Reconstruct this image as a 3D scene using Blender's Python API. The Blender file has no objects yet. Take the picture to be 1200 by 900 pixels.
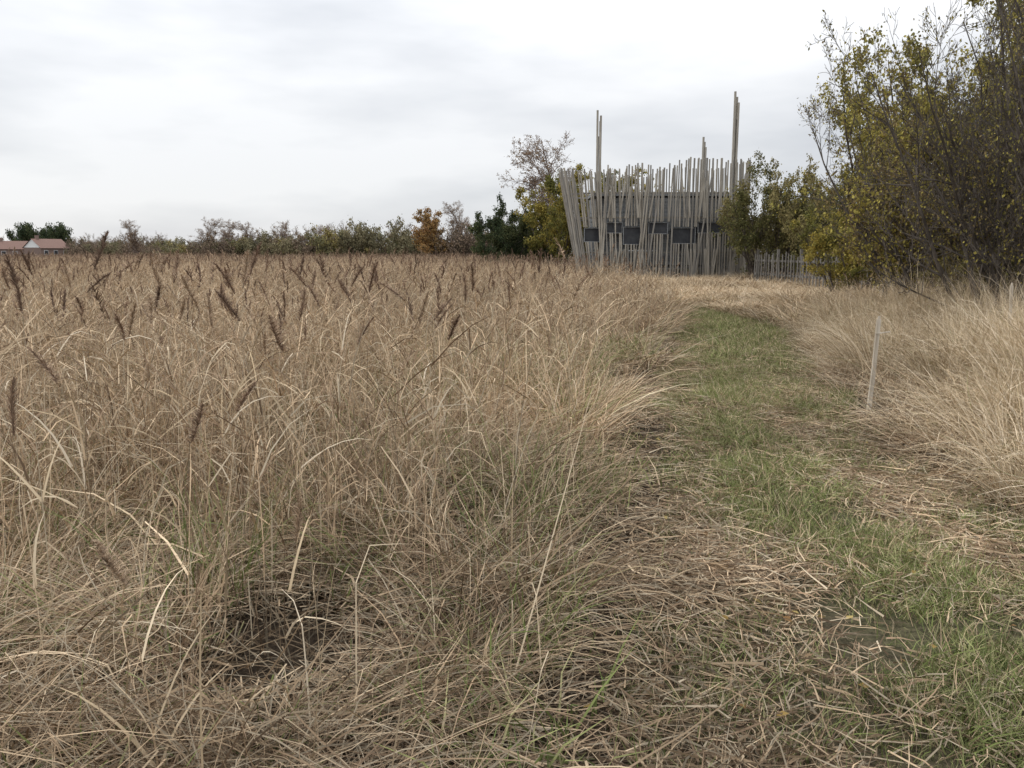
import bpy, math, numpy as np, time
from math import radians, pi
from mathutils import Vector
T0 = time.time()
scene = bpy.context.scene
scene.view_settings.view_transform = 'Standard'
scene.view_settings.look = 'None'
scene.view_settings.exposure = 0

# ------------------------------------------------------------------ helpers
def vnoise(x, y, seed=0, freq=1.0, octaves=3):
    x = np.asarray(x, float); y = np.asarray(y, float)
    out = np.zeros(np.broadcast(x, y).shape); amp = 1.0; tot = 0
    for o in range(octaves):
        xf = x*freq + seed*17.3 + o*5.1; yf = y*freq + seed*9.7 - o*3.3
        xi = np.floor(xf); yi = np.floor(yf); fx = xf-xi; fy = yf-yi
        fx = fx*fx*(3-2*fx); fy = fy*fy*(3-2*fy)
        def h(a, b):
            v = np.sin(a*127.1 + b*311.7 + seed*74.7)*43758.5453
            return v-np.floor(v)
        n = (h(xi, yi)*(1-fx)+h(xi+1, yi)*fx)*(1-fy)+(h(xi, yi+1)*(1-fx)+h(xi+1, yi+1)*fx)*fy
        out += amp*n; tot += amp; amp *= .5; freq *= 2.0
    return out/tot      # 0..1

def norm(v):
    return v/np.maximum(np.linalg.norm(v, axis=-1, keepdims=True), 1e-9)

def make_mesh(name, V, F, C=None, mats=(), midx=None, smooth=False):
    me = bpy.data.meshes.new(name)
    V = np.asarray(V, np.float32); F = np.asarray(F, np.int32)
    me.vertices.add(len(V)); me.vertices.foreach_set('co', V.ravel())
    k = F.shape[1]
    me.loops.add(F.size); me.loops.foreach_set('vertex_index', F.ravel())
    me.polygons.add(len(F))
    me.polygons.foreach_set('loop_start', np.arange(0, F.size, k, dtype=np.int32))
    me.polygons.foreach_set('loop_total', np.full(len(F), k, np.int32))
    if midx is not None:
        me.polygons.foreach_set('material_index', np.asarray(midx, np.int32))
    me.polygons.foreach_set('use_smooth', np.full(len(F), smooth, bool))
    for m in mats: me.materials.append(m)
    if C is not None:
        a = me.color_attributes.new('Col', 'FLOAT_COLOR', 'POINT')
        c = np.ones((len(V), 4), np.float32); c[:, :3] = C
        a.data.foreach_set('color', c.ravel())
    me.update(calc_edges=True)
    return me

def add_obj(name, data, loc=(0, 0, 0), rot=(0, 0, 0), scl=(1, 1, 1), parent=None):
    o = bpy.data.objects.new(name, data)
    o.location = loc; o.rotation_euler = rot; o.scale = scl
    scene.collection.objects.link(o)
    if parent: o.parent = parent
    return o

# ------------------------------------------------------------------ layout
YL = [0, 2.4, 3.7, 5, 7.6, 10, 15, 18.7, 21, 24]
XL = [-.05, .18, .50, .80, 1.25, 1.7, 2.95, 3.8, 4.4, 5.0]
XR = [3.0, 3.1, 3.2, 3.3, 3.45, 4.0, 5.3, 5.8, 5.8, 5.4]
def pL(y): return np.interp(y, YL, XL)
def pR(y): return np.interp(y, YL, XR)
def strip(y): return np.interp(y, [0, 2.4, 3.7, 5, 7.6, 10, 15, 20, 24], [1.85, 1.85, 2.0, 1.9, 2.05, 2.6, 4.0, 5.0, 5.2])
def path_mask(x, y):
    e = .25*(vnoise(x, y, 3, 1.3)-.5)*2
    m = np.clip((x-pL(y)+e)/.3, 0, 1)*np.clip((pR(y)-x+e)/.3, 0, 1)
    return m*np.clip((25-y)/2, 0, 1)
def ground_z(x, y):
    x = np.asarray(x, float); y = np.asarray(y, float)
    near = np.clip((60-y)/40, 0, 1)
    z = .07*(vnoise(x, y, 1, .5)-.5)*near + .05*(vnoise(x, y, 2, 2.5)-.5)*near
    pm = path_mask(x, y)
    z = z - .05*pm
    st = np.exp(-((x-strip(y))/.4)**2)
    z = z + .05*st*pm
    bank = np.clip((x-pR(y))/2.0, 0, 1)*np.clip((30-y)/8, 0, 1)
    return z + .22*bank

# ------------------------------------------------------------------ materials
def veg_mat(name, transl=0.0):
    m = bpy.data.materials.new(name); m.use_nodes = True
    nt = m.node_tree; nt.nodes.clear(); N = nt.nodes.new; Lk = nt.links.new
    out = N('ShaderNodeOutputMaterial')
    at = N('ShaderNodeAttribute'); at.attribute_name = 'Col'
    d = N('ShaderNodeBsdfDiffuse'); Lk(at.outputs['Color'], d.inputs['Color'])
    if transl:
        t = N('ShaderNodeBsdfTranslucent'); Lk(at.outputs['Color'], t.inputs['Color'])
        mx = N('ShaderNodeMixShader'); mx.inputs[0].default_value = transl
        Lk(d.outputs[0], mx.inputs[1]); Lk(t.outputs[0], mx.inputs[2]); Lk(mx.outputs[0], out.inputs[0])
    else: Lk(d.outputs[0], out.inputs[0])
    return m

def noise_mat(name, c1, c2, scale=4, detail=6, rough=.85, stretch=(1, 1, 1), bump=.2):
    m = bpy.data.materials.new(name); m.use_nodes = True
    nt = m.node_tree; N = nt.nodes.new; Lk = nt.links.new
    p = nt.nodes['Principled BSDF']; p.inputs['Roughness'].default_value = rough
    p.inputs['Specular IOR Level'].default_value = .2
    tc = N('ShaderNodeTexCoord'); mp = N('ShaderNodeMapping'); mp.inputs['Scale'].default_value = stretch
    no = N('ShaderNodeTexNoise'); no.inputs['Scale'].default_value = scale; no.inputs['Detail'].default_value = detail
    Lk(tc.outputs['Object'], mp.inputs[0]); Lk(mp.outputs[0], no.inputs['Vector'])
    cr = N('ShaderNodeValToRGB'); cr.color_ramp.elements[0].position = .35; cr.color_ramp.elements[1].position = .65
    cr.color_ramp.elements[0].color = (*c1, 1); cr.color_ramp.elements[1].color = (*c2, 1)
    Lk(no.outputs['Fac'], cr.inputs[0]); Lk(cr.outputs[0], p.inputs['Base Color'])
    b = N('ShaderNodeBump'); b.inputs['Strength'].default_value = bump
    Lk(no.outputs['Fac'], b.inputs['Height']); Lk(b.outputs[0], p.inputs['Normal'])
    return m

M_dry = veg_mat('dry_grass_material')
M_reed = veg_mat('reed_material')
M_green = veg_mat('green_grass_material')
M_leaf = veg_mat('leaf_material', .2)
M_bark = noise_mat('bark_material', (.055, .046, .038), (.13, .11, .092), 12, 3, .9, (1, 1, .2))
M_bark_birch = noise_mat('birch_bark_material', (.16, .12, .10), (.32, .27, .24), 6, 3, .8, (1, 1, 2))
M_lath = noise_mat('weathered_lath_material', (.26, .237, .20), (.40, .37, .315), 3, 6, .85, (3, 3, .4))
M_lath2 = noise_mat('weathered_grey_lath_material', (.19, .18, .162), (.30, .28, .25), 3, 6, .85, (3, 3, .4))
M_clad = noise_mat('grey_cladding_material', (.19, .20, .21), (.28, .29, .295), 2, 6, .8, (.4, .4, 6))
M_dark = noise_mat('slot_shade_and_glass_material', (.035, .037, .042), (.06, .063, .068), 3, 3, .6)  # dark tone paints the shade inside the slots; also house window glass
M_stake = noise_mat('pale_stake_material', (.38, .33, .26), (.62, .56, .47), 14, 5, .8, (1, 1, .15))
M_fence = noise_mat('fence_wood_material', (.10, .092, .08), (.19, .178, .16), 5, 5, .9, (1, 1, .2))

# ------------------------------------------------------------------ ribbons
DRY = np.array([[.48, .36, .235], [.61, .475, .32], [.39, .28, .18], [.27, .19, .125], [.36, .295, .21], [.52, .385, .25], [.19, .135, .09], [.45, .375, .27]])
PALE = np.array([[.59, .48, .335], [.53, .42, .28], [.47, .365, .235], [.37, .29, .19], [.65, .55, .41]])
GREEN = np.array([[.16, .19, .065], [.19, .22, .08], [.25, .26, .11], [.13, .16, .06], [.31, .29, .15]])
def pick(rng, pal, n, jit=.1):
    return pal[rng.integers(0, len(pal), n)]*(1+rng.normal(0, jit, (n, 1)))

class Geo:
    def __init__(s): s.V = []; s.F = []; s.C = []; s.M = []; s.n = 0
    def add(s, V, F, C, m=0):
        s.V.append(V); s.F.append(F+s.n); s.C.append(C); s.M.append(np.full(len(F), m)); s.n += len(V)
    def arrays(s): return np.vstack(s.V).astype(np.float32), np.vstack(s.F).astype(np.int32), np.clip(np.vstack(s.C), .01, .9).astype(np.float32)
    def mesh(s, name, mats, smooth=False):
        return make_mesh(name, np.vstack(s.V), np.vstack(s.F), np.clip(np.vstack(s.C), 0.01, .9), mats, np.concatenate(s.M), smooth)

def blades(g, rng, base, az, L, t0, bend, width, col, K=5, powr=1.4, azw=.4, m=0, clamp=True, kink=0):
    n = len(base); s = np.linspace(0, 1, K+1)
    th = t0[:, None]+bend[:, None]*s[None, :]**powr
    if kink > 0:
        kp = rng.uniform(.3, .9, n); on = rng.random(n) < kink
        th = th + (s[None, :] > kp[:, None])*on[:, None]*rng.uniform(.5, 1.8, n)[:, None]
    A = az[:, None]+rng.normal(0, azw, n)[:, None]*s[None, :]
    D = np.stack([np.sin(th)*np.cos(A), np.sin(th)*np.sin(A), np.cos(th)], -1)
    P = np.zeros((n, K+1, 3)); P[:, 0] = base
    for i in range(K): P[:, i+1] = P[:, i]+(D[:, i]+D[:, i+1])*.5*(L/K)[:, None]
    if clamp:
        fl = rng.uniform(.005, .05, n)[:, None]
        P[:, 1:, 2] = np.maximum(P[:, 1:, 2], fl)
    perp = np.stack([-np.sin(A), np.cos(A), np.zeros_like(A)], -1)
    nn = np.cross(D, perp); tw = rng.uniform(-1.2, 1.2, n)[:, None, None]
    S = perp*np.cos(tw)+nn*np.sin(tw)
    w = width[:, None]*np.maximum((1-s[None, :])**.6, .12)*.5
    V = np.stack([P-S*w[..., None], P+S*w[..., None]], 2).reshape(-1, 3)
    b = (np.arange(n)*(K+1)*2)[:, None]+(np.arange(K)*2)[None, :]
    F = np.stack([b, b+1, b+3, b+2], -1).reshape(-1, 4)
    C = np.repeat(col, (K+1)*2, axis=0)
    g.add(V, F, C, m)
    return P, D

def disk(rng, n, r, z=0):
    a = rng.uniform(0, 2*pi, n); q = r*np.sqrt(rng.random(n))
    return np.stack([q*np.cos(a), q*np.sin(a), np.full(n, float(z))], -1)

protos = {}
def lax(seed, n, K, w, pal=DRY, spread=.9, bend=(.6, 2.3), gn=16, Lr=(.45, 1.0), t0=(.05, .6)):
    rng = np.random.default_rng(seed); g = Geo()
    b = disk(rng, n, .20); az = np.arctan2(b[:, 1], b[:, 0])+rng.normal(0, spread, n)
    blades(g, rng, b, az, rng.uniform(*Lr, n), rng.uniform(*t0, n), rng.uniform(*bend, n), rng.uniform(.6, 1.3, n)*w, pick(rng, pal, n), K=K, kink=.35)
    if gn:
        b = disk(rng, gn, .2); az = rng.uniform(0, 6.28, gn)
        blades(g, rng, b, az, rng.uniform(.3, .7, gn), rng.uniform(.05, .5, gn), rng.uniform(.3, 1.5, gn), rng.uniform(.6, 1.3, gn)*w, pick(rng, GREEN, gn)*1.1, K=K-1)
    return g.arrays()
protos['lax_tussock'] = [lax(100+i, 105, 5, .0062) for i in range(6)]
protos['green_tussock'] = [lax(120+i, 45, 4, .0062, np.vstack([GREEN, GREEN, PALE[:2]]), .8, (.3, 1.6), 0, (.3, .8), (0, .4)) for i in range(3)]
protos['mid_tussock'] = [lax(130+i, 70, 3, .011, gn=7) for i in range(5)]
protos['blond_tussock'] = [lax(160+i, 115, 5, .0058, PALE, .8, (.2, 1.8), 8, (.4, .95), (0, .5)) for i in range(5)]
protos['mid_blond'] = [lax(180+i, 70, 3, .011, np.vstack([PALE, DRY[:4]]), .8, (.2, 1.7), 4, (.4, .95), (0, .4)) for i in range(4)]
ms = []
for i in range(5):
    rng = np.random.default_rng(200+i); g = Geo(); n = 85
    b = disk(rng, n, .35); b[:, 2] = rng.uniform(.02, .28, n)*(1-np.hypot(b[:, 0], b[:, 1])/.5)
    az = rng.normal(0, 1.0, n)
    blades(g, rng, b, az, rng.uniform(.3, .9, n), rng.uniform(.7, 1.5, n), rng.uniform(-.3, 1.0, n), rng.uniform(.004, .008, n), pick(rng, DRY, n), K=5, azw=.9, kink=.25)
    ms.append(g.arrays())
protos['swept_mat'] = ms
ms = []
for i in range(5):
    rng = np.random.default_rng(300+i); g = Geo(); n = 75
    b = disk(rng, n, .32); b[:, 2] = rng.uniform(.003, .04, n)
    blades(g, rng, b, rng.uniform(0, 6.28, n), rng.uniform(.04, .26, n), rng.uniform(1.4, 1.62, n), rng.normal(0, .1, n), rng.uniform(.003, .009, n), pick(rng, DRY*.9, n, .22), K=2, azw=.6)
    ms.append(g.arrays())
protos['straw_litter'] = ms
ms = []
for i in range(5):
    rng = np.random.default_rng(400+i); g = Geo(); n = 30
    b = disk(rng, n, .10); az = rng.uniform(0, 6.28, n)
    col = pick(rng, GREEN, n); k = rng.random(n) < .2; col[k] = pick(rng, DRY, n)[k]
    blades(g, rng, b, az, rng.uniform(.03, .15, n), rng.uniform(.1, 1.1, n), rng.uniform(.2, 1.3, n), rng.uniform(.0025, .005, n), col, K=2)
    ms.append(g.arrays())
protos['green_tuft'] = ms

def plume(g, rng, tip, d, Lp, colr, m=0, n=130, w=(.003, .007), spread=(.12, .30)):
    t = rng.random(n)
    lean = rng.uniform(0, 6.28); side = np.array([math.cos(lean), math.sin(lean), 0])
    cen = tip[None]+d[None]*(t*Lp)[:, None]+side[None]*(t**2*Lp*.16)[:, None]-np.array([0, 0, 1.])[None]*(t**2*Lp*.06)[:, None]
    az = lean+rng.normal(0, 1.5, n)
    th0 = math.acos(max(-1, min(1, d[2])))+.2
    env = np.sin(np.clip(t*.9+.12, 0, 1)*pi)**.7
    blades(g, rng, cen, az, Lp*rng.uniform(*spread, n)*env, np.full(n, th0)+rng.normal(0, .2, n), rng.uniform(0, .9, n),
           rng.uniform(*w, n), colr[None]*(1+rng.normal(0, .28, (n, 1))), K=2, m=m, clamp=False)
PLC = [np.array([.22, .15, .108]), np.array([.29, .205, .145]), np.array([.165, .113, .083]), np.array([.40, .30, .21])]
def reed_stems(g, rng, n, r, hmin, hmax, npl=1, lean=.18, wide=1.0, leaves=3, pal=DRY, K=4, pn=60, pw=(.004, .008), pl=(.13, .2)):
    b = disk(rng, n, r); az = rng.uniform(0, 6.28, n)
    hs = rng.uniform(hmin, hmax, n); hs[:npl] = hmax*rng.uniform(.95, 1.06, npl)
    ln = np.abs(rng.normal(0, lean, n)); ln[:npl] *= .5
    P, D = blades(g, rng, b, az, hs, ln, rng.uniform(0, .4, n),
                  rng.uniform(.004, .0065, n)*wide, pick(rng, pal, n), K=K, azw=.2)
    for k in range(npl): plume(g, rng, P[k, -1], D[k, -1], rng.uniform(*pl), PLC[rng.integers(0, 4)], n=pn, w=pw, spread=(.08, .24))
    m = n*leaves; ks = rng.integers(0, n, m); js = rng.integers(1, K, m)
    blades(g, rng, P[ks, js], rng.uniform(0, 6.28, m), rng.uniform(.2, .55, m), rng.uniform(.2, .9, m), rng.uniform(.4, 1.9, m),
           rng.uniform(.004, .010, m)*wide, pick(rng, pal*1.05, m), K=K-1, azw=.5, kink=.3)
ms = []
for i in range(6):
    rng = np.random.default_rng(500+i); g = Geo(); reed_stems(g, rng, 13, .35, .75, 1.28, [1, 1, 0, 2, 1, 0][i], .15); ms.append(g.arrays())
protos['reed_cluster'] = ms
ms = []
for i in range(5):
    rng = np.random.default_rng(550+i); g = Geo(); reed_stems(g, rng, 42, .9, .8, 1.28, 5, .2, 2.6, 2, K=3, pn=10, pw=(.016, .026)); ms.append(g.arrays())
protos['far_reed'] = ms

# ------------------------------------------------------------------ planting (real merged geometry, one object per kind)
HX, HY = -.90, 3.08      # trampled hollow
def in_bowl(c):
    r = np.sqrt(((c[:, 0]-HX)/.46)**2+((c[:, 1]-HY)/.70)**2)
    r = r*(1+.7*(vnoise(c[:, 0], c[:, 1], 55, 5, 2)-.5))
    return (r < 1)*(c[:, 2] > .02+.42*r**3)
banks = {}
def plant(name, mat, proto, rng, x, y, s0, s1, flow=None, zoff=0, tilt=.0, zmul=1., var=.2, patch=0.):
    n = len(x); z = ground_z(x, y)+zoff; s = rng.uniform(s0, s1, n); sz = s*zmul
    rz = rng.uniform(0, 6.28, n) if flow is None else flow
    tx = rng.normal(0, tilt+1e-6, n); ty = rng.normal(0, tilt+1e-6, n)
    idx = rng.integers(0, len(protos[proto]), n); v = 1+rng.uniform(-var, var, n)
    v = v*(1+patch*(vnoise(x, y, 97, .45, 3)-.5)*2)
    B = banks.setdefault(name, dict(mat=mat, V=[], F=[], C=[], n=0))
    for k, (V, F, C) in enumerate(protos[proto]):
        q = np.where(idx == k)[0]
        if not len(q): continue
        c, sn = np.cos(rz[q])[:, None], np.sin(rz[q])[:, None]
        X = V[None, :, 0]*s[q, None]; Y = V[None, :, 1]*s[q, None]; Z = V[None, :, 2]*sz[q, None]
        X2 = X*c-Y*sn; Y2 = X*sn+Y*c
        X3 = X2+Z*tx[q, None]+x[q, None]; Y3 = Y2+Z*ty[q, None]+y[q, None]; Z3 = Z+z[q, None]
        W = np.stack([X3, Y3, Z3], -1).astype(np.float32).reshape(-1, 3)
        nv = len(V); FF = (F[None]+(np.arange(len(q))*nv)[:, None, None]).reshape(-1, 4)+B['n']
        CC = (C[None]*v[q, None, None]).reshape(-1, 3)
        B['V'].append(W); B['F'].append(FF.astype(np.int32)); B['C'].append(CC.astype(np.float32)); B['n'] += len(W)
def flush():
    tot = 0
    for nm, B in banks.items():
        F = np.vstack(B['F']); V = np.vstack(B['V'])
        F = F[~in_bowl(V[F[:, 0]]).astype(bool)]
        tot += len(F); print(nm, len(F))
        add_obj(nm, make_mesh(nm, V, F, np.clip(np.vstack(B['C']), .01, .9), [B['mat']]))
    banks.clear(); print('veg quads', tot)

def scatter(rng, n, x0, x1, y0, y1, keep):
    x = rng.uniform(x0, x1, n); y = rng.uniform(y0, y1, n); k = keep(x, y) > rng.random(n)
    return x[k], y[k]
infr = lambda x, y: (np.abs(x) < .66*y+1.3)
left = lambda x, y: (x < pL(y)-.12).astype(float)
def hill(x, y):
    d = np.hypot(x, y)
    h = np.interp(d, [1.5, 3, 5, 8, 14], [.38, .55, .85, 1.0, 1.05])
    e = np.interp(pL(y)-x, [0, .5, 1.5], [.5, .8, 1.0])
    return h*e*(.25+1.35*vnoise(x, y, 11, .9, 2))
rng = np.random.default_rng(21)
hole = lambda x, y: (np.hypot((x-HX)/.8, (y-HY)/1.1) > .42)
x, y = scatter(rng, 1150, -8, 3, 1.5, 11, lambda x, y: left(x, y+.3)*infr(x, y)*(vnoise(x, y, 31, 1.5, 2) > .43)*hole(x, y)*(x < pL(y)-.3))
plant('dry_grass_tussocks', M_dry, 'lax_tussock', rng, x, y, .75, 1.25, tilt=.25, zmul=hill(x, y), patch=.5)
x, y = scatter(rng, 5200, -26, 6, 11, 32, lambda x, y: left(x, y)*infr(x, y)*np.interp(y, [10, 32], [1, .55])*(vnoise(x, y, 31, 1.0, 2) > .36))
plant('dry_grass_tussocks', M_dry, 'mid_tussock', rng, x, y, 1.0, 1.5, tilt=.2, zmul=(.22+.8*vnoise(x, y, 11, .7, 2))*np.interp(x, [1.5, 4], [1, .75]), patch=.4)
x, y = scatter(rng, 1150, -7, 2.2, .9, 9, lambda x, y: (x < pL(y)-.35)*infr(x, y)*np.interp(y, [2, 9], [1, .35])*hole(x, y)*(vnoise(x, y, 33, 1.7, 2) > .36))
fl = -1.2+7*(vnoise(x, y, 41, .8, 2)-.5)+rng.normal(0, .4, len(x))
plant('flattened_grass_mat', M_dry, 'swept_mat', rng, x, y, .7, 1.15, flow=fl, tilt=.15, zmul=np.clip(.1+1.6*vnoise(x, y, 43, 1.2, 2), .3, 1.8), patch=.5)
x, y = scatter(rng, 480, -8, 2.5, 2, 12, lambda x, y: (x < pL(y)-.15)*infr(x, y)*(vnoise(x, y, 35, .7, 2) > .5)*hole(x, y))
plant('green_sedge', M_green, 'green_tussock', rng, x, y, .8, 1.2, tilt=.15)
# reeds
x, y = scatter(rng, 760, -8, 3, 2.9, 11, lambda x, y: (x < pL(y)-.6)*infr(x, y)*np.interp(x-pL(y), [-3, -.6], [1, .22])*np.interp(y, [3, 5], [.5, 1])*hole(x, y))
plant('common_reeds', M_reed, 'reed_cluster', rng, x, y, .85, 1.12, tilt=.1, zmul=.75+.42*vnoise(x, y, 51, .5, 2), patch=.2)
x, y = scatter(rng, 2700, -26, 6, 11, 34, lambda x, y: (x < pL(y)-.4)*infr(x, y)*np.interp(x-pL(y), [-5, -.6], [1, .4])*(x < np.interp(y, [24, 34], [5, 3])))
plant('common_reeds', M_reed, 'reed_cluster', rng, x, y, 1.0, 1.25, tilt=.1, zmul=.68+.40*vnoise(x, y, 51, .3, 2), patch=.3)
inbed = lambda x, y: infr(x, y)*(x < np.interp(y, [30, 43, 70, 125], [3.2, 1.5, 1, 1]))
x, y = scatter(rng, 4200, -50, 16, 30, 70, lambda x, y: inbed(x, y))
plant('reed_bed', M_reed, 'far_reed', rng, x, y, 1.0, 1.25, tilt=.05, zmul=.66+.34*vnoise(x, y, 53, .15, 3), var=.14, patch=.3)
x, y = scatter(rng, 3400, -92, 5, 70, 128, lambda x, y: inbed(x, y)*np.interp(y, [70, 125], [1, .6]))
plant('reed_bed', M_reed, 'far_reed', rng, x, y, 1.3, 1.7, tilt=.03, zmul=.46+.24*vnoise(x, y, 53, .12, 3), var=.14, patch=.3)
# right bank
rb = lambda x, y: (x > pR(y)+.05)*infr(x, y)
stk = lambda x, y: (np.hypot(x-3.6, y-8.2) > .42)*(np.hypot(x-3.45, y-7.6) > .35)
x, y = scatter(rng, 1800, 3, 12, 4.0, 16, lambda x, y: rb(x, y)*(x < pR(y)+5)*(vnoise(x, y, 37, 1.3, 2) > .36)*stk(x, y))
e = np.interp(x-pR(y), [0, .5, 1.5], [.55, .95, 1.2])
plant('blond_bank_grass', M_dry, 'blond_tussock', rng, x, y, .8, 1.3, tilt=.3, zmul=e*(.3+1.15*vnoise(x, y, 61, 1.0, 2)), patch=.35)
x, y = scatter(rng, 3800, 2, 24, 16, 44, lambda x, y: ((x > pR(y)) | (y > 24.5))*infr(x, y)*(x > 2.5)*((x > 4.5) | (y > 30)))
lowf = np.interp(y, [17, 26], [.85, .62])
plant('blond_bank_grass', M_dry, 'mid_blond', rng, x, y, 1.1, 1.8, tilt=.2, zmul=lowf*(.2+.75*vnoise(x, y, 61, .45, 2)), patch=.4)
x, y = scatter(rng, 260, 3, 20, 8, 22, lambda x, y: (x > pR(y)+1.2)*infr(x, y))
plant('common_reeds', M_reed, 'reed_cluster', rng, x, y, .7, 1.0, tilt=.1, zmul=.8)
x, y = scatter(rng, 420, 3, 8, 3.8, 14, lambda x, y: (x > pR(y)-.1)*(x < pR(y)+1.2)*infr(x, y)*stk(x, y))
plant('flattened_grass_mat', M_dry, 'swept_mat', rng, x, y, .7, 1.0, tilt=.1, zmul=.8)
# path cover
pm = path_mask
def straw(x, y):   # heaps of trampled straw
    return np.clip((vnoise(x, y, 71, 1.1, 3)-.49)*7, 0, 1)
def core(x, y): return np.exp(-((x-strip(y)-.3*(vnoise(x*0, y, 85, .8, 2)-.5))/.42)**2)
litd = lambda x, y: np.clip(.25+.9*straw(x, y), 0, 1)*(1-.8*core(x, y))
x, y = scatter(rng, 3100, -.3, 4.5, 1.2, 12, lambda x, y: (pm(x, y) > .03)*litd(x, y)*infr(x, y))
plant('straw_litter', M_dry, 'straw_litter', rng, x, y, .7, 1.15, tilt=.04, zmul=1.5, patch=.5)
x, y = scatter(rng, 1000, 1, 7, 12, 26, lambda x, y: (pm(x, y) > .05)*litd(x, y)*.6)
plant('straw_litter', M_dry, 'straw_litter', rng, x, y, .9, 1.4, tilt=.03, patch=.4)
x, y = scatter(rng, 900, -6, 3, .9, 9, lambda x, y: left(x, y)*infr(x, y)*hole(x, y))
plant('straw_litter', M_dry, 'straw_litter', rng, x, y, .9, 1.4, tilt=.1, zoff=.03, patch=.3)
def gd(x, y):
    s2 = .75*np.exp(-((x-strip(y)+1.0)/.28)**2)*np.interp(y, [3.5, 5, 7], [1.2, .8, .8])
    s3 = .42*np.exp(-((x-strip(y)-.85)/.34)**2)
    far = np.interp(y, [7, 13], [0, .8])
    k = (1.15*core(x, y)+s2+s3+far+.13)*np.clip(3.0*(vnoise(x, y, 81, 1.9, 3)-.27), .12, 1.3)*(1-.55*straw(x, y)*(y < 9)*(1-core(x, y)))
    return np.clip(k, 0, 1)*(pm(x, y) > .2)
x, y = scatter(rng, 19000, 0, 4.6, 1.2, 12, lambda x, y: gd(x, y)*infr(x, y))
plant('green_path_grass', M_green, 'green_tuft', rng, x, y, .6, 1.4, tilt=.1, var=.3, patch=.35)
x, y = scatter(rng, 9500, 1, 7, 12, 26, lambda x, y: gd(x, y))
plant('green_path_grass', M_green, 'green_tuft', rng, x, y, 1.0, 2.0, tilt=.1, zmul=.8, var=.25)
x, y = scatter(rng, 1300, -5, 3, 1.2, 9, lambda x, y: left(x, y)*(vnoise(x, y, 83, .9, 2) > .5)*infr(x, y)*hole(x, y))
plant('green_path_grass', M_green, 'green_tuft', rng, x, y, 1.6, 3.2, tilt=.1)
flush()

# fallen leaves on the path and bank
rng = np.random.default_rng(31); n = 1500
x = rng.uniform(0, 6.5, n); y = rng.uniform(1.5, 16, n); k = (x > pL(y)) & (x < pR(y)+.6); x = x[k]; y = y[k]; n = len(x)
c = np.stack([x, y, ground_z(x, y)+rng.uniform(.02, .07, n)], -1)
u = rng.normal(0, 1, (n, 3)); u[:, 2] *= .35; u = norm(u); w = norm(np.cross(u, np.array([0, 0, 1.])[None]+rng.normal(0, .3, (n, 3))))
s = rng.uniform(.02, .05, n)[:, None]
V = np.stack([c, c+u*s*.5+w*s*.33+np.array([0, 0, .004]), c+u*s, c+u*s*.5-w*s*.33+np.array([0, 0, .004])], 1).reshape(-1, 3)
LC = np.array([[.22, .13, .06], [.32, .22, .08], [.14, .09, .05], [.38, .29, .12], [.26, .18, .11]])
add_obj('fallen_leaves', make_mesh('fallen_leaves', V, np.arange(n*4).reshape(-1, 4), np.repeat(pick(rng, LC, n), 4, axis=0), [M_leaf]))

# ---- individually surveyed seed-head reeds
def pix(u, v, d): return ((u-600)/979*d*1.01, d, 1.6-(v-295)/979*d)
rng = np.random.default_rng(77); g = Geo()
heroes = [(35, 372, 2.9, 0), (100, 322, 3.8, 2), (62, 325, 5, 0), (288, 325, 5, 0), (297, 378, 4.4, 2), (265, 490, 3.2, 1), (210, 525, 3.3, 1),
          (15, 520, 2.6, 1), (140, 700, 2.15, 3), (150, 400, 4.6, 1), (412, 405, 5.2, 1), (312, 420, 5, 3), (455, 340, 7, 0), (480, 325, 8, 1),
          (525, 345, 7, 0), (570, 350, 8, 1), (610, 345, 9, 0), (640, 370, 8, 3), (655, 340, 11, 1), (390, 325, 8, 2), (350, 320, 9, 1),
          (230, 322, 7, 1), (185, 315, 8, 0), (20, 315, 8, 1), (545, 320, 12, 0), (75, 455, 3.4, 1), (700, 345, 14, 1), (330, 650, 2.9, 3), (130, 330, 6, 1), (430, 315, 10, 0), (500, 315, 13, 1), (590, 325, 13, 0), (260, 315, 10, 1)]
for k in range(250):
    d = rng.uniform(3.8, 22); u = rng.uniform(0, 740)
    if ((u-600)/979*d) > pL(d)-.5: continue
    heroes.append((u, 295+979*(1.6-rng.uniform(1.1, 1.42))/d, d, rng.choice([0, 1, 2, 1, 3])))
for (u, v, d, c) in heroes:
    px, py, pz = pix(u, v, d); gz = float(ground_z(px, py)); Ls = max(pz-gz, .3)
    az = rng.uniform(0, 6.28); t0 = rng.uniform(.02, .10)
    b = np.array([[px-math.cos(az)*Ls*math.sin(t0)*1.1, py-math.sin(az)*Ls*math.sin(t0)*1.1, gz]])
    P, D = blades(g, rng, b, np.array([az]), np.array([Ls*1.02]), np.array([t0]), np.array([.12]), np.array([.006]), pick(rng, DRY, 1), K=6, azw=.05)
    dd = norm(D[0, -1]+np.array([math.cos(az), math.sin(az), 0])*abs(rng.normal(0, .3)))
    plume(g, rng, P[0, -1], dd, rng.uniform(.16, .25), PLC[c], n=340 if d < 6 else 120, w=(.0018, .0045) if d < 6 else (.004, .008), spread=(.08, .26))
    m = 5; js = rng.integers(1, 5, m)
    blades(g, rng, P[0, js], rng.uniform(0, 6.28, m), rng.uniform(.25, .5, m), rng.uniform(.2, .9, m), rng.uniform(.4, 1.6, m), rng.uniform(.006, .012, m), pick(rng, PALE, m), K=5, kink=.3)
add_obj('seed_head_reeds', g.mesh('seed_head_reeds', [M_reed]))
g = Geo(); n = 460
xx = rng.uniform(-5, .5, n); yy = rng.uniform(2.0, 8, n); k = (xx < pL(yy)-.1) & (np.hypot(xx-HX, yy-HY) > .65); xx = xx[k]; yy = yy[k]; n = len(xx)
b = np.stack([xx, yy, ground_z(xx, yy)+.1], -1)
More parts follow.
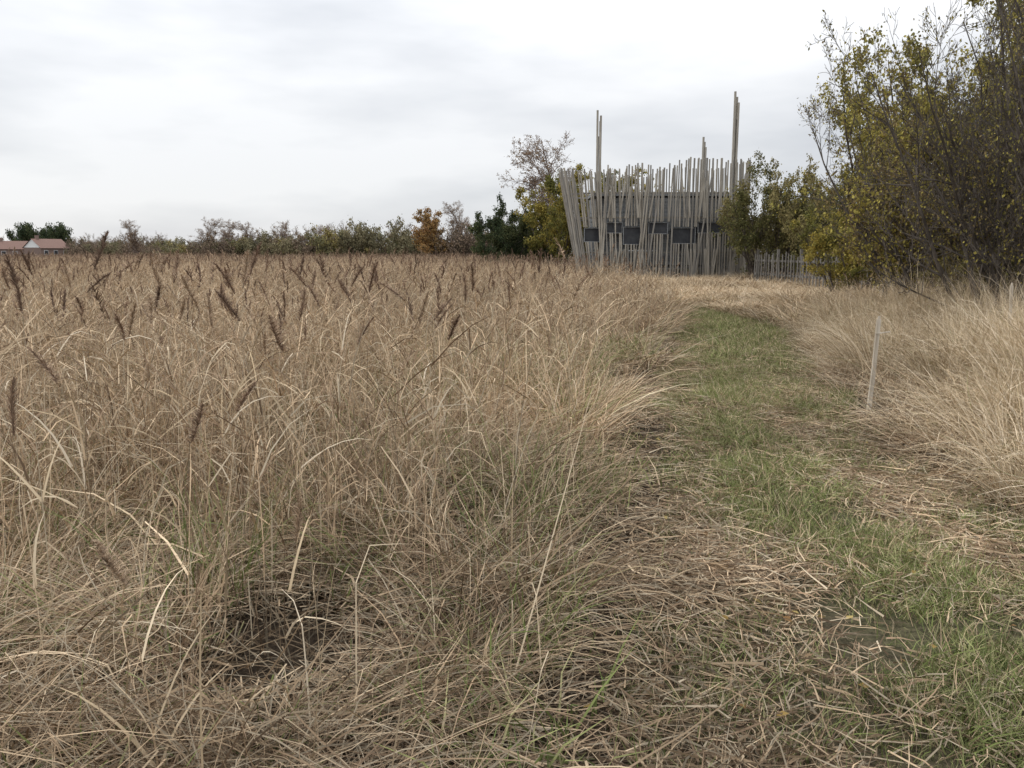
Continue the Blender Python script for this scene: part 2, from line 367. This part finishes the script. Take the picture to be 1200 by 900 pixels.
blades(g, rng, b, rng.uniform(0, 6.28, n), rng.uniform(.4, 1.2, n), np.abs(rng.normal(0, .6, n)), rng.uniform(0, .3, n), rng.uniform(.004, .007, n), pick(rng, PALE, n), K=5, azw=.2, kink=.5)
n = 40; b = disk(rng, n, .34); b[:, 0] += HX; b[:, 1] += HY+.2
blades(g, rng, b, rng.uniform(0, 6.28, n), rng.uniform(.2, .6, n), rng.uniform(0, .35, n), rng.uniform(0, .4, n), rng.uniform(.004, .007, n), pick(rng, DRY*.5, n), K=4, kink=.4)  # stems darkened in colour to imitate shade in the hollow
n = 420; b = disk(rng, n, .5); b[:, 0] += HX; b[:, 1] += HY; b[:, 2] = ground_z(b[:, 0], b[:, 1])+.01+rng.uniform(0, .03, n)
blades(g, rng, b, rng.uniform(0, 6.28, n), rng.uniform(.08, .3, n), rng.uniform(1.2, 1.6, n), rng.uniform(-.1, .3, n), rng.uniform(.004, .008, n), pick(rng, DRY*.33, n, .2), K=3, clamp=False)  # litter colour darkened further, painting the hollow's shade
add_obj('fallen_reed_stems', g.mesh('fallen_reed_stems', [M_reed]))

# ------------------------------------------------------------------ ground
def axis(lo, hi, fine_lo, fine_hi, step, far_n):
    mid = np.arange(fine_lo, fine_hi+1e-6, step)
    a = fine_lo-np.geomspace(step, fine_lo-lo, far_n)[::-1]; b = fine_hi+np.geomspace(step, hi-fine_hi, far_n)
    return np.concatenate([a, mid, b])
xs = axis(-2500, 2500, -6, 8, .1, 50); ys = axis(-300, 3000, -1, 26, .1, 50)
X, Y = np.meshgrid(xs, ys); Z = ground_z(X, Y)
Vg = np.stack([X, Y, Z], -1).reshape(-1, 3); nx = len(xs); ny = len(ys)
ii = (np.arange(ny-1)[:, None]*nx+np.arange(nx-1)[None]).ravel()
Fg = np.stack([ii, ii+1, ii+nx+1, ii+nx], -1)
pmv = path_mask(X, Y); gv = np.exp(-((X-strip(Y))/.5)**2)*pmv
Cg = np.stack([pmv, gv, np.zeros_like(pmv)], -1).reshape(-1, 3)
mg = bpy.data.materials.new('ground_material'); mg.use_nodes = True
nt = mg.node_tree; N = nt.nodes.new; Lk = nt.links.new; p = nt.nodes['Principled BSDF']; p.inputs['Roughness'].default_value = 1
p.inputs['Specular IOR Level'].default_value = .05
tc = N('ShaderNodeTexCoord'); at = N('ShaderNodeAttribute'); at.attribute_name = 'Col'
sp = N('ShaderNodeSeparateColor'); Lk(at.outputs['Color'], sp.inputs[0])
def nz(sc, det=8):
    n = N('ShaderNodeTexNoise'); n.inputs['Scale'].default_value = sc; n.inputs['Detail'].default_value = det; n.inputs['Roughness'].default_value = .75
    Lk(tc.outputs['Object'], n.inputs['Vector']); return n
def ramp(n, a, ca, b, cb):
    c = N('ShaderNodeValToRGB'); c.color_ramp.elements[0].position = a; c.color_ramp.elements[1].position = b
    c.color_ramp.elements[0].color = (*ca, 1); c.color_ramp.elements[1].color = (*cb, 1); Lk(n.outputs['Fac'], c.inputs[0]); return c
n1 = nz(34); n2 = nz(6)
fieldc = ramp(n1, .35, (.028, .021, .016), .7, (.09, .066, .045))
mudc = ramp(n1, .38, (.045, .038, .028), .66, (.20, .155, .105))
grc = ramp(n1, .35, (.05, .055, .027), .7, (.16, .16, .08))
def mix(f, a, b):
    m = N('ShaderNodeMix'); m.data_type = 'RGBA'; Lk(f, m.inputs[0]); Lk(a, m.inputs[6]); Lk(b, m.inputs[7]); return m.outputs[2]
gm = N('ShaderNodeMath'); gm.operation = 'MULTIPLY_ADD'; gm.use_clamp = True
r2 = ramp(n2, .4, (0, 0, 0), .6, (1, 1, 1))
ga = N('ShaderNodeMath'); ga.operation = 'MULTIPLY'; ga.inputs[1].default_value = .4; Lk(r2.outputs[0], ga.inputs[0])
Lk(sp.outputs[1], gm.inputs[0]); gm.inputs[1].default_value = .5; Lk(ga.outputs[0], gm.inputs[2])
pc = mix(gm.outputs[0], mudc.outputs[0], grc.outputs[0]); fc = mix(sp.outputs[0], fieldc.outputs[0], pc)
Lk(fc, p.inputs['Base Color'])
bp = N('ShaderNodeBump'); bp.inputs['Strength'].default_value = .9; bp.inputs['Distance'].default_value = .03
n3 = nz(45); Lk(n3.outputs['Fac'], bp.inputs['Height']); Lk(bp.outputs[0], p.inputs['Normal'])
add_obj('ground', make_mesh('ground', Vg, Fg, Cg, [mg], smooth=True))

# ------------------------------------------------------------------ trees
def tubes(g, P, Rr, k, m=0, col=(.1, .08, .06)):
    n, q, _ = P.shape
    T = norm(np.gradient(P, axis=1))
    ref = np.tile(np.array([.31, .52, .1]), (n, q, 1)); A = norm(np.cross(T, ref)); B = np.cross(T, A)
    a = np.arange(k)*2*pi/k
    ring = P[:, :, None]+(A[:, :, None]*np.cos(a)[None, None, :, None]+B[:, :, None]*np.sin(a)[None, None, :, None])*Rr[:, :, None, None]
    V = ring.reshape(-1, 3)
    b = (np.arange(n)*q*k)[:, None, None]+(np.arange(q-1)*k)[None, :, None]; j = np.arange(k)[None, None]
    j2 = (j+1) % k
    F = np.stack([b+j, b+j2, b+k+j2, b+k+j], -1).reshape(-1, 4)
    g.add(V, F, np.tile(np.array(col), (len(V), 1)), m)

def tree(name, seed, stems, levels, leaf=None, bark=None, up=.08, rmin=.0018):
    rng = np.random.default_rng(seed); g = Geo()
    n, sr, L0, R0, tilt = stems
    P0 = disk(rng, n, sr); az = np.arctan2(P0[:, 1], P0[:, 0])+rng.normal(0, .5, n); tl = np.abs(rng.normal(tilt, tilt*.45, n))
    D = np.stack([np.sin(tl)*np.cos(az), np.sin(tl)*np.sin(az), np.cos(tl)], -1)
    L = L0*rng.uniform(.75, 1.1, n); Rr = R0*rng.uniform(.7, 1.1, n); tw = []
    for lv in range(len(levels)+1):
        q = 7 if lv == 0 else (5 if lv < 2 else 4); k = 6 if lv == 0 else (4 if lv == 1 else 3)
        P = np.zeros((n, q, 3)); DD = np.zeros((n, q, 3)); P[:, 0] = P0; DD[:, 0] = D; d = D
        for i in range(q-1):
            d = norm(d+rng.normal(0, .13+.04*lv, (n, 3))+np.array([0, 0, up])); P[:, i+1] = P[:, i]+d*(L/(q-1))[:, None]; DD[:, i+1] = d
        t = np.linspace(0, 1, q); RR = np.maximum(Rr[:, None]*(1-.8*t[None]), rmin); tubes(g, P, RR, k, 0)
        if lv >= len(levels)-1: tw.append(P)
        if lv == len(levels): break
        c, ratio, ang = levels[lv]
        par = np.repeat(np.arange(n), c); m = len(par); tt = rng.uniform(.15 if lv == 0 else .12, 1, m)
        f = tt*(q-1); i0 = np.minimum(f.astype(int), q-2); fr = (f-i0)[:, None]
        nP0 = P[par, i0]*(1-fr)+P[par, i0+1]*fr; pd = DD[par, i0+1]
        pr = norm(np.cross(pd, rng.normal(0, 1, (m, 3)))); an = np.abs(rng.normal(ang, .22, m))[:, None]
        D = norm(pd*np.cos(an)+pr*np.sin(an)); L = L[par]*ratio*(1-.45*tt)*rng.uniform(.6, 1.2, m)
        Rr = np.maximum(Rr[par]*(1-.8*tt)*.6, rmin); P0 = nP0; n = m
    if leaf:
        cnt, size, pal = leaf[:3]; thresh = leaf[3] if len(leaf) > 3 else 0
        allp = tw[-1]; m = cnt; a = rng.integers(0, len(allp), m)
        f = rng.uniform(0, 3, m); i0 = np.minimum(f.astype(int), allp.shape[1]-2); fr = (f-i0)[:, None]
        c = allp[a, i0]*(1-fr)+allp[a, i0+1]*fr+rng.normal(0, size*.7, (m, 3))
        dens = vnoise(c[:, 0]+c[:, 2]*.7, c[:, 1]-c[:, 2]*.6, seed, 1.1, 2)
        c = c[dens > thresh]; m = len(c)
        u = norm(rng.normal(0, 1, (m, 3))-np.array([0, 0, .5])); w = norm(np.cross(u, rng.normal(0, 1, (m, 3))))
        s = size*rng.uniform(.6, 1.3, m)[:, None]
        V = np.stack([c, c+u*s*.5+w*s*.33, c+u*s, c+u*s*.5-w*s*.33], 1).reshape(-1, 3)
        F = np.arange(m*4).reshape(-1, 4)
        pi_ = (vnoise(c[:, 0]*1.0+c[:, 2], c[:, 1], seed+5, .8, 2)*len(pal)*1.5-.25*len(pal)+rng.normal(0, .8, m)).astype(int)
        col = pal[np.clip(pi_, 0, len(pal)-1)]*(1+rng.normal(0, .15, (m, 1)))
        g.add(V, F, np.repeat(col, 4, axis=0), 1)
    return g.mesh(name, [bark or M_bark, M_leaf])

OLIVE = np.array([[.11, .11, .045], [.16, .15, .06], [.21, .18, .08], [.26, .22, .10]])
YEL = np.array([[.16, .16, .05], [.24, .215, .065], [.33, .275, .07], [.43, .34, .09]])
DGRN = np.array([[.04, .055, .03], [.06, .078, .04], [.10, .11, .05]])
ORG = np.array([[.22, .12, .055], [.31, .175, .07], [.34, .22, .09], [.22, .15, .08]])
BRN = np.array([[.22, .15, .10], [.28, .19, .12], [.30, .215, .12]])
TWG = np.array([[.18, .165, .06], [.25, .22, .065], [.35, .295, .08], [.22, .165, .08]])

bare1 = tree('bare_willow_a', 11, (17, .8, 4.3, .042, .28), [(10, .5, .55), (9, .5, .6), (6, .5, .6)], (6500, .045, TWG, .2), up=.07, rmin=.0028)
bare2 = tree('bare_willow_b', 12, (16, .9, 4.0, .04, .38), [(10, .5, .6), (9, .5, .6), (6, .5, .6)], (8000, .045, TWG, .15), up=.06, rmin=.0028)
leafy1 = tree('leafy_sallow', 13, (13, .7, 4.2, .05, .32), [(10, .45, .7), (8, .5, .7), (4, .5, .7)], (30000, .072, TWG*1.15, .2), up=.06, rmin=.003)
round1 = tree('olive_bush', 14, (14, 1.0, 3.7, .05, .5), [(9, .5, .7), (6, .5, .7), (3, .5, .7)], (26000, .09, OLIVE, .15), up=.06, rmin=.004)
round2 = tree('yellow_bush', 15, (10, .8, 5.2, .07, .36), [(8, .42, .7), (6, .5, .7), (3, .5, .7)], (24000, .13, YEL*.85, .2), up=.06, rmin=.005)
dark1 = tree('dark_bush', 16, (12, .9, 3.7, .07, .42), [(8, .45, .7), (6, .5, .7), (3, .5, .7)], (22000, .12, DGRN, .1), up=.05, rmin=.005)
birch = tree('birch', 17, (3, .2, 9.0, .12, .12), [(30, .30, .75), (9, .5, .6), (6, .5, .6)], (8000, .10, BRN, .25), M_bark_birch, up=.06, rmin=.007)
orange1 = tree('orange_tree', 18, (3, .2, 4.6, .14, .3), [(12, .45, .7), (7, .5, .7), (4, .5, .7)], (12000, .17, ORG, .15), up=.05, rmin=.01)

add_obj('willow_shrub', bare1, (7.75, 11.2, .1), (0, 0, .4), (.85, .85, 1.3))
add_obj('willow_shrub', bare2, (8.1, 12.9, .1), (0, 0, 2.0), (.95, .95, 1.2))
add_obj('willow_shrub', bare1, (9.8, 14.3, .1), (0, 0, 3.3), (1.1, 1.1, 1.6))
add_obj('willow_shrub', bare2, (9.2, 16.3, .1), (0, 0, 5.0), (1.1, 1.1, 1.3))
add_obj('sallow_tree', leafy1, (8.2, 17.6, .1), (0, 0, .3), (.95, .95, 1.12))
add_obj('sallow_tree', leafy1, (10.0, 19.6, .1), (0, 0, 2.3), (1.1, 1.1, 1.38))
add_obj('sallow_tree', leafy1, (12.6, 19.6, .1), (0, 0, 4.3), (1.1, 1.1, 1.6))
add_obj('yellow_shrub', round2, (10.4, 26.0, 0), (0, 0, 1.3), (.5, .5, .5))
add_obj('olive_shrub', round1, (14.2, 27.5, 0), (0, 0, 1.3), (.9, .9, .9))
add_obj('olive_shrub', round1, (9.4, 14.9, .1), (0, 0, 4.3), (.55, .55, .4))
add_obj('olive_shrub', round1, (10.2, 18.4, .1), (0, 0, 2.3), (.6, .6, .5))
add_obj('olive_shrub', round1, (12.6, 41.6, 0), (0, 0, .3), (1.1, 1.1, 1.4))
add_obj('olive_shrub', round1, (15.0, 38.6, 0), (0, 0, 3.3), (1.1, 1.1, 1.25))
add_obj('olive_shrub', round1, (13.6, 35.0, 0), (0, 0, 1.3), (.85, .85, 1.0))
add_obj('yellow_leaved_tree', round2, (2.9, 52, 0), (0, 0, 0), (1.0, 1.0, 1.05))
add_obj('yellow_leaved_tree', round2, (6.0, 54, 0), (0, 0, 2), (1.1, 1.1, 1.12))
add_obj('dark_evergreen_shrub', dark1, (-.7, 54, 0), (0, 0, 0), (.85, .85, 1.0))
add_obj('dark_evergreen_shrub', dark1, (1.0, 57, 0), (0, 0, 2), (1., 1., 1.15))
add_obj('birch_tree', birch, (3.3, 60, 0), (0, 0, 0), (1.35, 1.35, .98))
add_obj('orange_autumn_tree', orange1, (-9.3, 104, 0), (0, 0, 0), (1.3, 1.3, 1.2))
add_obj('birch_tree', birch, (-6.3, 110, 0), (0, 0, 1), (.9, .9, .8))

# distant hedgerow : one merged object of varied bushes
def arr(seed, stems, levels, leaf, rmin=.012):
    me = tree('tmp', seed, stems, levels, leaf, up=.05, rmin=rmin)
    nv = len(me.vertices); V = np.zeros(nv*3, np.float32); me.vertices.foreach_get('co', V)
    F = np.zeros(len(me.loops), np.int32); me.loops.foreach_get('vertex_index', F)
    C = np.zeros(nv*4, np.float32); me.color_attributes['Col'].data.foreach_get('color', C)
    bpy.data.meshes.remove(me)
    return V.reshape(-1, 3), F.reshape(-1, 4), C.reshape(-1, 4)[:, :3]
haze_tint = lambda p: p*.75+np.array([.065, .062, .06])  # fades leaf colours towards pale grey: distance haze painted in
H = [arr(21, (12, .9, 3.4, .05, .5), [(8, .5, .7), (6, .5, .7)], (1500, .15, haze_tint(BRN), .1)),
     arr(22, (9, .9, 3.2, .06, .5), [(6, .5, .7), (4, .5, .7)], (3000, .19, haze_tint(OLIVE), .05)),
     arr(23, (9, .9, 3.2, .06, .5), [(6, .5, .7), (4, .5, .7)], (3000, .19, haze_tint(YEL*.9), .05)),
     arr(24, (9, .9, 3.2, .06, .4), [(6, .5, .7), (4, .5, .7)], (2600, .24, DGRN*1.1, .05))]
for i, h in enumerate(H): protos['hedge%d' % i] = [h]
rng = np.random.default_rng(5)
def hedge(name, pts, step, hs, probs, jit=2.5):
    X, Y = [], []
    for (a, b) in zip(pts[:-1], pts[1:]):
        n = int(math.hypot(b[0]-a[0], b[1]-a[1])/step)
        for i in range(n):
            t = i/n; X.append(a[0]+(b[0]-a[0])*t+rng.normal(0, jit*.3)); Y.append(a[1]+(b[1]-a[1])*t+rng.normal(0, jit))
    X = np.array(X); Y = np.array(Y); I = rng.choice(4, len(X), p=probs)
    prof = hs*(.5+1.0*vnoise(X*.13, Y*.02, 91, 1, 3))
    for k in range(4):
        q = I == k
        if q.any():
            plant(name, M_leaf, 'hedge%d' % k, rng, X[q], Y[q], 1.0, 1.3, zmul=prof[q]*rng.uniform(.8, 1.15, q.sum()), var=.15)
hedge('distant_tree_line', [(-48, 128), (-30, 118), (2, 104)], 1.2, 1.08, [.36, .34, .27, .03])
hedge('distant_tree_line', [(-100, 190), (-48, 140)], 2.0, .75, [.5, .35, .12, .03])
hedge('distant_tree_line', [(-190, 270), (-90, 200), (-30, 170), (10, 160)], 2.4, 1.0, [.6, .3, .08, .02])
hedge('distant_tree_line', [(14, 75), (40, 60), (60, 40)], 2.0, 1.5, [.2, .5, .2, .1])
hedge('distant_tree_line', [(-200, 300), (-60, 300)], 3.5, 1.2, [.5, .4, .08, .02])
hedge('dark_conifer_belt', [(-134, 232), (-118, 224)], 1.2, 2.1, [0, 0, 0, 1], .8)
flush()
for (x, y, rz, s, sz) in [(-58, 131, 2, .9, .64), (-46, 127, 4, .95, .66), (-42.5, 125, 5, 1., .62), (-33, 122, 5.5, .8, .6), (-37.5, 123, 1.5, .8, .58), (-25, 116, .5, .7, .53)]:
    add_obj('birch_tree', birch, (x, y, 0), (0, 0, rz), (s, s, sz))

# ------------------------------------------------------------------ box helper
class Boxes:
    def __init__(s): s.V = []; s.F = []; s.n = 0
    def beam(s, p0, p1, w, d, face=(0, -1, 0)):
        p0 = np.array(p0, float); p1 = np.array(p1, float); T = norm(p1-p0); f = np.array(face, float)
        S = norm(np.cross(T, f)); U = norm(np.cross(S, T)); q = []
        for P in (p0, p1):
            for (a, b) in ((-1, -1), (1, -1), (1, 1), (-1, 1)): q.append(P+S*a*w/2+U*b*d/2)
        s.V.append(np.array(q)); b = s.n
        s.F += [[b, b+1, b+2, b+3], [b+4, b+7, b+6, b+5], [b, b+4, b+5, b+1], [b+1, b+5, b+6, b+2], [b+2, b+6, b+7, b+3], [b+3, b+7, b+4, b]]
        s.n += 8
    def box(s, x0, x1, y0, y1, z0, z1):
        s.beam(((x0+x1)/2, (y0+y1)/2, z0), ((x0+x1)/2, (y0+y1)/2, z1), x1-x0, y1-y0)
    def obj(s, name, mat, parent=None):
        return add_obj(name, make_mesh(name, np.vstack(s.V), np.array(s.F), None, [mat]), parent=parent)

# ------------------------------------------------------------------ bird hide
hide = add_obj('bird_hide', None)
rng = np.random.default_rng(9)
cx, cy, rx, ry, EX = 8.15, 46.6, 4.45, 2.4, .5
def outline(th, z, off=0):
    c = np.cos(th); s = np.sin(th)
    fl = 1+.042*z*np.clip(-c, -.1, 1)
    x = cx+(rx+off)*np.sign(c)*np.abs(c)**EX*fl
    y = cy+(ry+off)*np.sign(s)*np.abs(s)**EX
    return x, y
def fy(x):
    q = min(abs((x-cx)/rx), .999); return cy-ry*(1-q**(2/EX))**(EX/2)
tt = np.linspace(0, 2*pi, 6000); ox, oy = outline(tt, 0); sl = np.concatenate([[0], np.cumsum(np.hypot(np.diff(ox), np.diff(oy)))])
wins = [(684, 704, 268, 284), (709, 727, 262, 274), (728, 751, 267, 287), (757, 779, 262, 275), (784, 811, 268, 286), (814, 853, 262, 274)]
W = []
for (a, b, c, d) in wins:
    D0 = 44.2; W.append(((a-600)/979*D0, (b-600)/979*D0, 1.6+(295-d)/979*D0, 1.6+(295-c)/979*D0))
la = Boxes(); lb = Boxes()
nl = int(sl[-1]/.145)
for i in range(nl):
    th = np.interp(sl[-1]*(i+rng.uniform(-.15, .15))/nl, sl, tt)
    front = math.sin(th) < .1
    x0, y0 = outline(th, 0)
    top = 5.95+.3*(vnoise(x0*1.0, 0, 5, 1.0, 1)-.5)+rng.uniform(-.14, .12)+np.interp(x0, [4, 8, 9, 12], [-.15, 0, .25, .3])
    if not front and rng.random() < .15: continue
    tj = rng.normal(0, .03)
    if rng.random() < .18: tj = rng.normal(0, .22)
    x1, y1 = outline(th, top); x1 += tj
    y1 += (-.35 if front else .2)
    bx = la if rng.random() < .7 else lb; w = rng.uniform(.06, .082)
    nrm = (math.cos(th)*.4, math.sin(th), 0)
    segs = [(0, 1)]
    if front and math.sin(th) < -.3 and rng.random() > .10:
        for (a, b, c, d) in W:
            xm = x0+(x1-x0)*((c+d)/2)/top
            if a-.03 < xm < b+.03: segs = [(0, (c-.02)/top), ((d+.02)/top, 1)]
    p0 = np.array([x0, y0, .05]); p1 = np.array([x1, y1, top])
    off = -.07 if segs == [(0, 1)] and front else 0
    p0[1] += off; p1[1] += off
    for (s0, s1) in segs: bx.beam(p0+(p1-p0)*s0, p0+(p1-p0)*s1, w, .05, nrm)
for k in range(44):
    c = rng.choice([4.6, 5.5, 6.6, 6.9, 7.6, 9.4, 10.3, 11.4]); xb = c+rng.normal(0, .15); xt = xb+rng.choice([-1, 1])*rng.uniform(.2, .8)
    h = rng.uniform(4.6, 6.0)
    p0 = np.array([xb, fy(xb)-.16-(.01*k) % .05, .05]); p1 = np.array([xt, fy(xt)-.55, h])
    hit = any(a-.05 < (p0+(p1-p0)*f)[0] < b+.05 for (a, b, cc, d) in W for f in (cc/h, d/h)) and rng.random() > .2
    (la if rng.random() < .7 else lb).beam(p0, p1 if not hit else p0+(p1-p0)*(1.7/h), .07, .045)
    if hit: la.beam(p0+(p1-p0)*(3.3/h), p1, .07, .045)
la.obj('lath_screen', M_lath, hide); lb.obj('lath_screen_grey', M_lath2, hide)
rl = Boxes()
for z in (.7, 1.55, 3.35, 4.6):
    q = np.interp(np.linspace(0, sl[-1], 61), sl, tt)
    for a, b in zip(q[:-1], q[1:]):
        xa, ya = outline(a, z, -.12); xb, yb = outline(b, z, -.12)
        rl.beam((xa, ya, z), (xb, yb, z), .06, .09, (0, 0, 1))
rl.obj('screen_rails', M_lath2, hide)
cb = Boxes(); q = np.interp(np.linspace(0, sl[-1], 29), sl, tt)
for a, b in zip(q[:-1], q[1:]):
    xa, ya = outline(a, 0, -.6); xb, yb = outline(b, 0, -.6)
    nx_, ny_ = (yb-ya), -(xb-xa)
    for j in range(14):
        z = .9+j*.25; cb.beam((xa, ya, z+.12), (xb, yb, z+.12), .232, .05+.01*(j % 2), (nx_, ny_, 0))
cb.obj('cabin_wall', M_clad, hide)
rf = Boxes(); rf.box(cx-rx+.5, cx+rx-.5, cy-ry+.5, cy+ry-.5, 4.47, 4.61); rf.box(cx-rx+.8, cx+rx-.8, cy-ry+.8, cy+ry-.8, .72, .86)
for xx in np.linspace(cx-3.4, cx+3.4, 5):
    for yy in (cy-1.5, cy+1.5): rf.box(xx-.08, xx+.08, yy-.08, yy+.08, -.1, .71)
rf.obj('cabin_roof_and_floor', M_clad, hide)
wd = Boxes(); wf = Boxes()
for (a, b, c, d) in W:
    yf = fy((a+b)/2)-.18
    wd.box(a+.03, b-.03, yf+.16, yf+.85, c+.03, d-.03)  # solid dark box in place of each slot's shaded interior
    wf.box(a-.01, b+.01, yf+.1, yf+.3, d-.027, d+.01); wf.box(a-.01, b+.01, yf+.1, yf+.3, c-.01, c+.027)
    wf.box(a-.01, a+.027, yf+.103, yf+.29, c+.03, d-.03); wf.box(b-.027, b+.01, yf+.103, yf+.29, c+.03, d-.03)
wd.obj('viewing_slots', M_dark, hide); wf.obj('slot_frames', M_clad, hide)
pb = Boxes()
for (px, py, h) in [(4.55, 45.2, 8.85), (11.6, 45.0, 9.75), (10.7, 48.2, 7.9)]:
    for k in range(4):
        dx, dy = (k % 2)*.12-.06, (k//2)*.12-.06; t = h-[0, .55, 1.3, .25][k] if k else h
        pb.beam((px+dx*1.05, py+dy*1.05, 0), (px+dx+rng.normal(0, .03), py+dy, t), .10, .10)
pb.obj('mast_poles', M_lath, hide)

# ------------------------------------------------------------------ fence
fb = Boxes(); A = np.array([11.2, 39.0]); B = np.array([12.4, 23.5]); L = np.linalg.norm(B-A); n = int(L/.3); dd = (B-A)/L
nrm = (-dd[1], dd[0], 0)
for i in range(n):
    p = A+dd*i*.3; h = 1.35+.25*rng.random()
    fb.beam((p[0], p[1], 0), (p[0]+rng.normal(0, .03), p[1]+rng.normal(0, .03), h), .07, .03, nrm)
for z in (.6, 1.2):
    fb.beam((A[0]+.05*nrm[0], A[1]+.05*nrm[1], z), (B[0]+.05*nrm[0], B[1]+.05*nrm[1], z), .09, .05, nrm)
for i in range(0, n, 8):
    p = A+dd*i*.3; fb.box(p[0]+.14*nrm[0]-.05, p[0]+.14*nrm[0]+.05, p[1]+.14*nrm[1]-.05, p[1]+.14*nrm[1]+.05, 0, 1.7)
fb.obj('wooden_fence', M_fence)

# ------------------------------------------------------------------ stakes
def stake(name, x, y, h, lean, tag=True, w=.038):
    s = Boxes(); z = float(ground_z(x, y))
    p0 = np.array([x, y, z-.1]); p1 = np.array([x+lean, y, z+h]); m = (p0+p1)/2+np.array([.008, .004, 0])
    s.beam(p0, m, w, w*.8); s.beam(m, p1, w*.96, w*.78)
    s.beam(p1, p1+np.array([.004, 0, .03]), w*.5, w*.4)
    if tag:
        c = p0+(p1-p0)*.86
        s.beam(c+np.array([-.03, -w*.6, .0]), c+np.array([.12, -w*.6, .02]), .01, .01)
    s.obj(name, M_stake)
stake('wooden_stake', 3.64, 8.4, .93, .045)
stake('wooden_stake', 5.85, 9.8, 1.02, -.03, False, .03)

# ------------------------------------------------------------------ far house
M_brick = noise_mat('brick_material', (.18, .13, .11), (.25, .18, .15), 8, 4, .9)
M_roof = noise_mat('tile_roof_material', (.19, .12, .098), (.26, .165, .135), 6, 4, .85)
M_white = noise_mat('white_frame_material', (.7, .7, .68), (.8, .8, .78), 5, 2, .6)
def house(loc, rz, s=1):
    h = add_obj('brick_house', None, loc, (0, 0, rz), (s, s, s))
    w = Boxes(); w.box(-5, 5, -3.5, 3.5, 0, 3.4); w.obj('walls', M_brick, h)
    V = np.array([[-5.3, -3.9, 3.2], [5.3, -3.9, 3.2], [5.3, 0, 6.0], [-5.3, 0, 6.0], [-5.3, 3.9, 3.2], [5.3, 3.9, 3.2]])
    add_obj('roof', make_mesh('roof', V, np.array([[0, 1, 2, 3], [3, 2, 5, 4]]), None, [M_roof]), parent=h)
    V = np.array([[-5, -3.5, 3.4], [-5, 3.5, 3.4], [-5, 0, 5.9], [5, -3.5, 3.4], [5, 3.5, 3.4], [5, 0, 5.9]])
    add_obj('gable_walls', make_mesh('gables', V, np.array([[0, 1, 2], [3, 5, 4]]), None, [M_white]), parent=h)
    c = Boxes(); c.box(-3.6, -2.8, -.4, .4, 5.2, 7.0); c.obj('chimney', M_brick, h)
    f = Boxes(); d = Boxes()
    for x in (-3.3, 0, 3.3):
        f.box(x-.7, x+.7, -3.56, -3.45, 1.2, 2.6); d.box(x-.6, x+.6, -3.6, -3.5, 1.3, 2.5)
    f.obj('window_frames', M_white, h); d.obj('window_glass', M_dark, h)
house((-101, 184, 0), 1.2, .72); house((-112, 190, 0), .7, .66)

# ------------------------------------------------------------------ sky, sun, camera
w = bpy.data.worlds.new('World'); scene.world = w; w.use_nodes = True
nt = w.node_tree; nt.nodes.clear(); N = nt.nodes.new; Lk = nt.links.new
out = N('ShaderNodeOutputWorld'); bg = N('ShaderNodeBackground'); Lk(bg.outputs[0], out.inputs[0])
SE, SR = radians(35), radians(-60)
sky = N('ShaderNodeTexSky'); sky.sky_type = 'NISHITA'; sky.sun_disc = False; sky.sun_elevation = SE; sky.sun_rotation = SR
tc = N('ShaderNodeTexCoord'); mp = N('ShaderNodeMapping'); mp.inputs['Scale'].default_value = (1.2, 1.2, 4.5); mp.inputs['Location'].default_value = (.35, .2, .55)
Lk(tc.outputs['Generated'], mp.inputs[0])
no = N('ShaderNodeTexNoise'); no.inputs['Scale'].default_value = 1.7; no.inputs['Detail'].default_value = 5; no.inputs['Roughness'].default_value = .5
Lk(mp.outputs[0], no.inputs['Vector'])
cr = N('ShaderNodeValToRGB'); e = cr.color_ramp.elements
e[0].position = .36; e[0].color = (.64, .665, .71, 1); e[1].position = .6; e[1].color = (.94, .95, .97, 1)
Lk(no.outputs['Fac'], cr.inputs[0])
sx = N('ShaderNodeSeparateXYZ'); Lk(tc.outputs['Generated'], sx.inputs[0])
mr = N('ShaderNodeMapRange'); mr.interpolation_type = 'SMOOTHSTEP'
mr.inputs['From Min'].default_value = 0; mr.inputs['From Max'].default_value = .9; mr.inputs['To Min'].default_value = .99; mr.inputs['To Max'].default_value = 2.3
Lk(sx.outputs['Z'], mr.inputs['Value'])
vm = N('ShaderNodeVectorMath'); vm.operation = 'SCALE'; Lk(cr.outputs[0], vm.inputs[0]); Lk(mr.outputs[0], vm.inputs['Scale'])
sk = N('ShaderNodeVectorMath'); sk.operation = 'SCALE'; sk.inputs['Scale'].default_value = .08; Lk(sky.outputs[0], sk.inputs[0])
mx = N('ShaderNodeMix'); mx.data_type = 'RGBA'; mx.inputs[0].default_value = .1; Lk(vm.outputs[0], mx.inputs[6]); Lk(sk.outputs[0], mx.inputs[7])
Lk(mx.outputs[2], bg.inputs['Color']); bg.inputs['Strength'].default_value = 1.0
ld = bpy.data.lights.new('sun', 'SUN'); ld.energy = 1.4; ld.angle = radians(20); ld.color = (1, .97, .93)
lo = add_obj('sun', ld)
sd = Vector((math.cos(SE)*math.sin(SR), math.cos(SE)*math.cos(SR), math.sin(SE)))
lo.rotation_euler = sd.to_track_quat('Z', 'Y').to_euler()
cd = bpy.data.cameras.new('camera'); cd.sensor_width = 36; cd.lens = 29.4; cd.clip_end = 6000; cd.clip_start = .05
co = add_obj('camera', cd, (0, 0, 1.6), (radians(90-9.0), 0, 0)); scene.camera = co
print('objects', len(scene.objects), 'script s', time.time()-T0)
